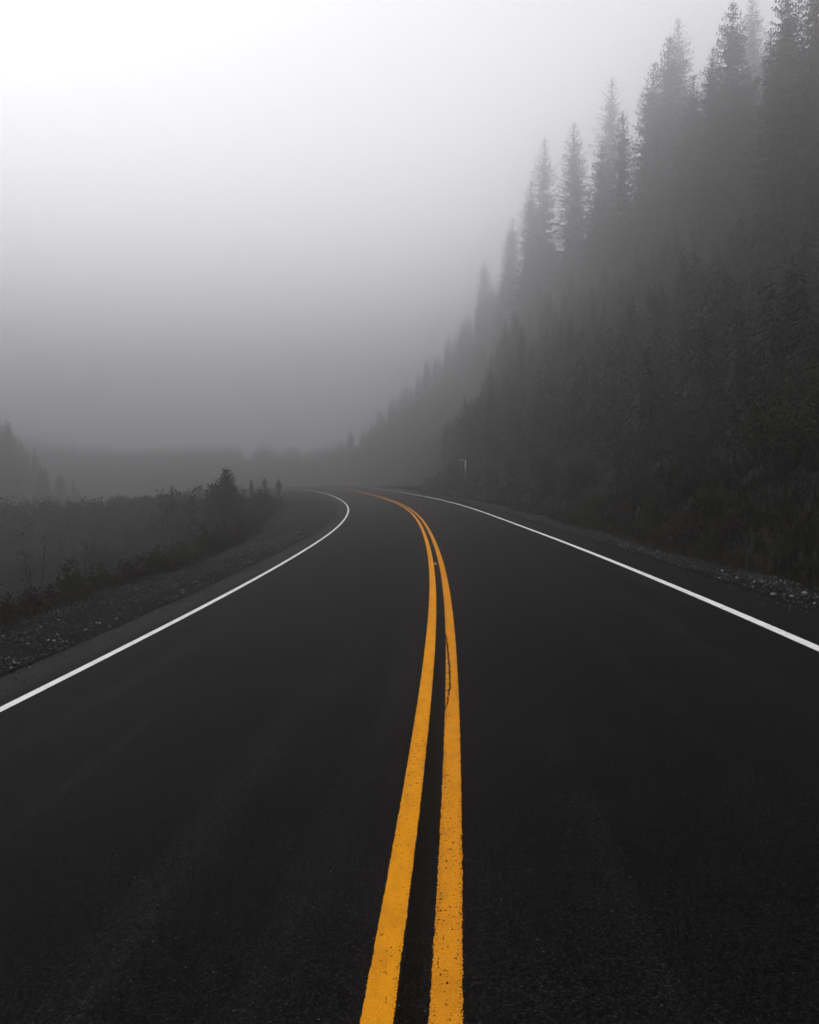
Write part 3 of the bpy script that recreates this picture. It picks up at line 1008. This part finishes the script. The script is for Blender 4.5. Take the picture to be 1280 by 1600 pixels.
# ------------------------------------------------------------------ three people on the turnout
M_SKIN = mat_noise('skin', (.30, .20, .15), (.36, .25, .19), 20, .6, .3)
M_COAT = mat_noise('dark_coat', (.012, .012, .014), (.022, .022, .025), 14, .9, .15)
M_TROU = mat_noise('dark_trousers', (.010, .010, .013), (.018, .018, .022), 14, .9, .15)
M_HAIR = mat_noise('hair', (.008, .007, .006), (.016, .013, .010), 40, .7, .3)
M_SHOE = mat_noise('shoes', (.008, .008, .008), (.015, .015, .015), 20, .6, .3)


def skin_mesh(name, chains, mat, parent, sub=1):
    """chains: lists of (point, radius); the first point of later chains re-uses an existing vertex when equal"""
    verts, edges, rad, idx = [], [], [], {}
    for ch in chains:
        prev = None
        for p, r_ in ch:
            key = tuple(round(c, 4) for c in p)
            if key not in idx:
                idx[key] = len(verts); verts.append(p); rad.append(r_)
            i = idx[key]
            if prev is not None and prev != i: edges.append((prev, i))
            prev = i
    me = bpy.data.meshes.new(name)
    me.from_pydata(verts, edges, [])
    o = bpy.data.objects.new(name, me); col.objects.link(o)
    sk = o.modifiers.new('skin', 'SKIN')
    for i, r_ in enumerate(rad):
        me.skin_vertices[0].data[i].radius = (r_, r_) if not isinstance(r_, tuple) else r_
    me.skin_vertices[0].data[0].use_root = True
    sb = o.modifiers.new('sub', 'SUBSURF'); sb.levels = sb.render_levels = sub
    dg = bpy.context.evaluated_depsgraph_get()
    nm = bpy.data.meshes.new_from_object(o.evaluated_get(dg))
    o.modifiers.clear(); o.data = nm
    bpy.data.meshes.remove(me)
    nm.materials.clear(); nm.materials.append(mat)
    nm.polygons.foreach_set('use_smooth', np.ones(len(nm.polygons), dtype=bool))
    o.parent = parent
    return o


def loft(name, rings, mat, parent, n=14):
    vs, fs = [], []
    for (x, y, z, rx, ry) in rings:
        for k in range(n):
            t = 2 * math.pi * k / n
            vs.append((x + rx * math.cos(t), y + ry * math.sin(t), z))
    for i in range(len(rings) - 1):
        for k in range(n):
            fs.append((i * n + k, i * n + (k + 1) % n, (i + 1) * n + (k + 1) % n, (i + 1) * n + k))
    fs.append(tuple(range(n - 1, -1, -1))); fs.append(tuple((len(rings) - 1) * n + k for k in range(n)))
    return mesh_obj(name, vs, fs, mat, parent, None, True)


def person(label, stance, hood, arms, turn):
    """standing figure 1.75 m tall; local -Y is the way it faces"""
    t = empty('person')
    tag(t, label, 'person', None)
    ch = [[((0, 0, .95), .14), ((0, 0, 1.15), .125), ((0, 0, 1.34), .15), ((0, .01, 1.47), .07), ((0, 0, 1.55), .058), ((0, -.015, 1.63), .095), ((0, -.01, 1.70), .075)],
          [((0, -.015, 1.63), .095), ((0, -.112, 1.615), .014)]]
    lg, ar = [], []
    for sg in (-1, 1):
        hx, fx = .09 * sg, stance * sg
        leg = [((0, 0, .95), .14), ((hx, 0, .88), .10), ((hx * .5 + fx * .5, -.02, .48), .062), ((fx, .02, .09), .042), ((fx, -.05, .04), .038), ((fx + .015 * sg, -.15, .03), .03)]
        ch.append(leg); lg.append(leg)
        sh = ((.17 * sg, .01, 1.40), .065); el = ((arms * sg, .03, 1.12), .045)
        wr = ((arms * sg * (.98 if arms > .22 else .7), -.06, .88), .028); hd = ((wr[0][0], -.085, .80), .034)
        arm = [((0, 0, 1.34), .15), sh, el, wr, hd]
        ch.append(arm); ar.append(arm)
        hxp = hd[0]
        for f_ in range(4):
            b0 = (hxp[0] - .004 * sg, hxp[1] - .026 + .017 * f_, hxp[2] - .045)
            ln = (.066, .076, .072, .055)[f_]
            ch.append([hd, (b0, .009), ((b0[0] - .008 * sg, b0[1] - .004, b0[2] - ln * .55), .008), ((b0[0] - .022 * sg, b0[1] - .006, b0[2] - ln), .0065)])
        ch.append([hd, ((hxp[0] - .02 * sg, hxp[1] - .038, hxp[2] - .012), .010), ((hxp[0] - .024 * sg, hxp[1] - .055, hxp[2] - .05), .0075)])
    skin_mesh('body', ch, M_SKIN, t)
    # trousers
    skin_mesh('trousers', [[((0, 0, .93), .155)] + [(p, r_ * 1.22) for p, r_ in l[1:3]] + [((l[3][0][0], .02, .11), .062)] for l in lg], M_TROU, t)
    for l in lg:
        fx = l[3][0][0]
        loft('shoe', [(fx, -.05, -.005, .05, .135), (fx, -.05, .03, .052, .137), (fx, -.035, .07, .046, .10), (fx, .0, .115, .045, .055)], M_SHOE, t, 12)
    # coat with sleeves
    loft('coat', [(0, 0, .62, .235, .17), (0, 0, .80, .225, .165), (0, 0, 1.0, .20, .15), (0, 0, 1.2, .205, .15), (0, .0, 1.36, .225, .14), (0, .01, 1.44, .17, .11), (0, .01, 1.50, .085, .08)], M_COAT, t, 18)
    for a in ar:
        s_ = [a[1], a[2], ((a[3][0][0], a[3][0][1] + .01, a[3][0][2] + .03), .04)]
        mb = MB(); mb.tube([q[0] for q in s_], [.085, .066, .05], 10); mb.build('sleeve', M_COAT, t, True)
    if hood:
        loft('hood', [(0, .02, 1.46, .13, .12), (0, .025, 1.55, .125, .115), (0, .03, 1.63, .122, .118), (0, .03, 1.70, .10, .105), (0, .035, 1.765, .045, .06), (0, .04, 1.79, .012, .02)], M_COAT, t, 14)
    else:
        loft('hair', [(0, .03, 1.55, .085, .08), (0, .022, 1.63, .106, .095), (0, .018, 1.70, .098, .097), (0, .012, 1.75, .06, .065), (0, .012, 1.765, .02, .02)], M_HAIR, t, 14)
    for sg in (-1, 1):
        loft('eye', [(.034 * sg, -.100, 1.632, .010, .006), (.034 * sg, -.102, 1.642, .012, .008), (.034 * sg, -.100, 1.650, .008, .005)], M_HAIR, t, 8)
    t.rotation_euler = (0, 0, turn)
    return t


for px, py, stance, hood, arms, turn, lab in (
        (393, 749.5, .07, False, .20, R(70), 'person in a dark coat seen side-on, leftmost of three figures standing in the fog'),
        (413.5, 746.5, .05, True, .25, R(190), 'person in a pointed dark hood with legs together, middle of three figures'),
        (435.5, 749, .12, False, .25, R(170), 'bareheaded person in a dark coat with legs apart, rightmost of three figures')):
    t = person(lab, stance, hood, arms, turn)
    for Y in np.arange(68, 95, .25):
        x = (px - 640) / 1280 * Y
        gz = ground_at(x, Y)
        if 1.6 + (HOR - py) / 1280 * Y - gz < (1.80 if hood else 1.77): break
    print('person', Y, gz, 1.6 + (HOR - py) / 1280 * Y - gz)
    k = (1.6 + (HOR - py) / 1280 * Y - gz) / (1.79 if hood else 1.765)
    t.location = (x, Y, gz); t.scale = (k, k, k)
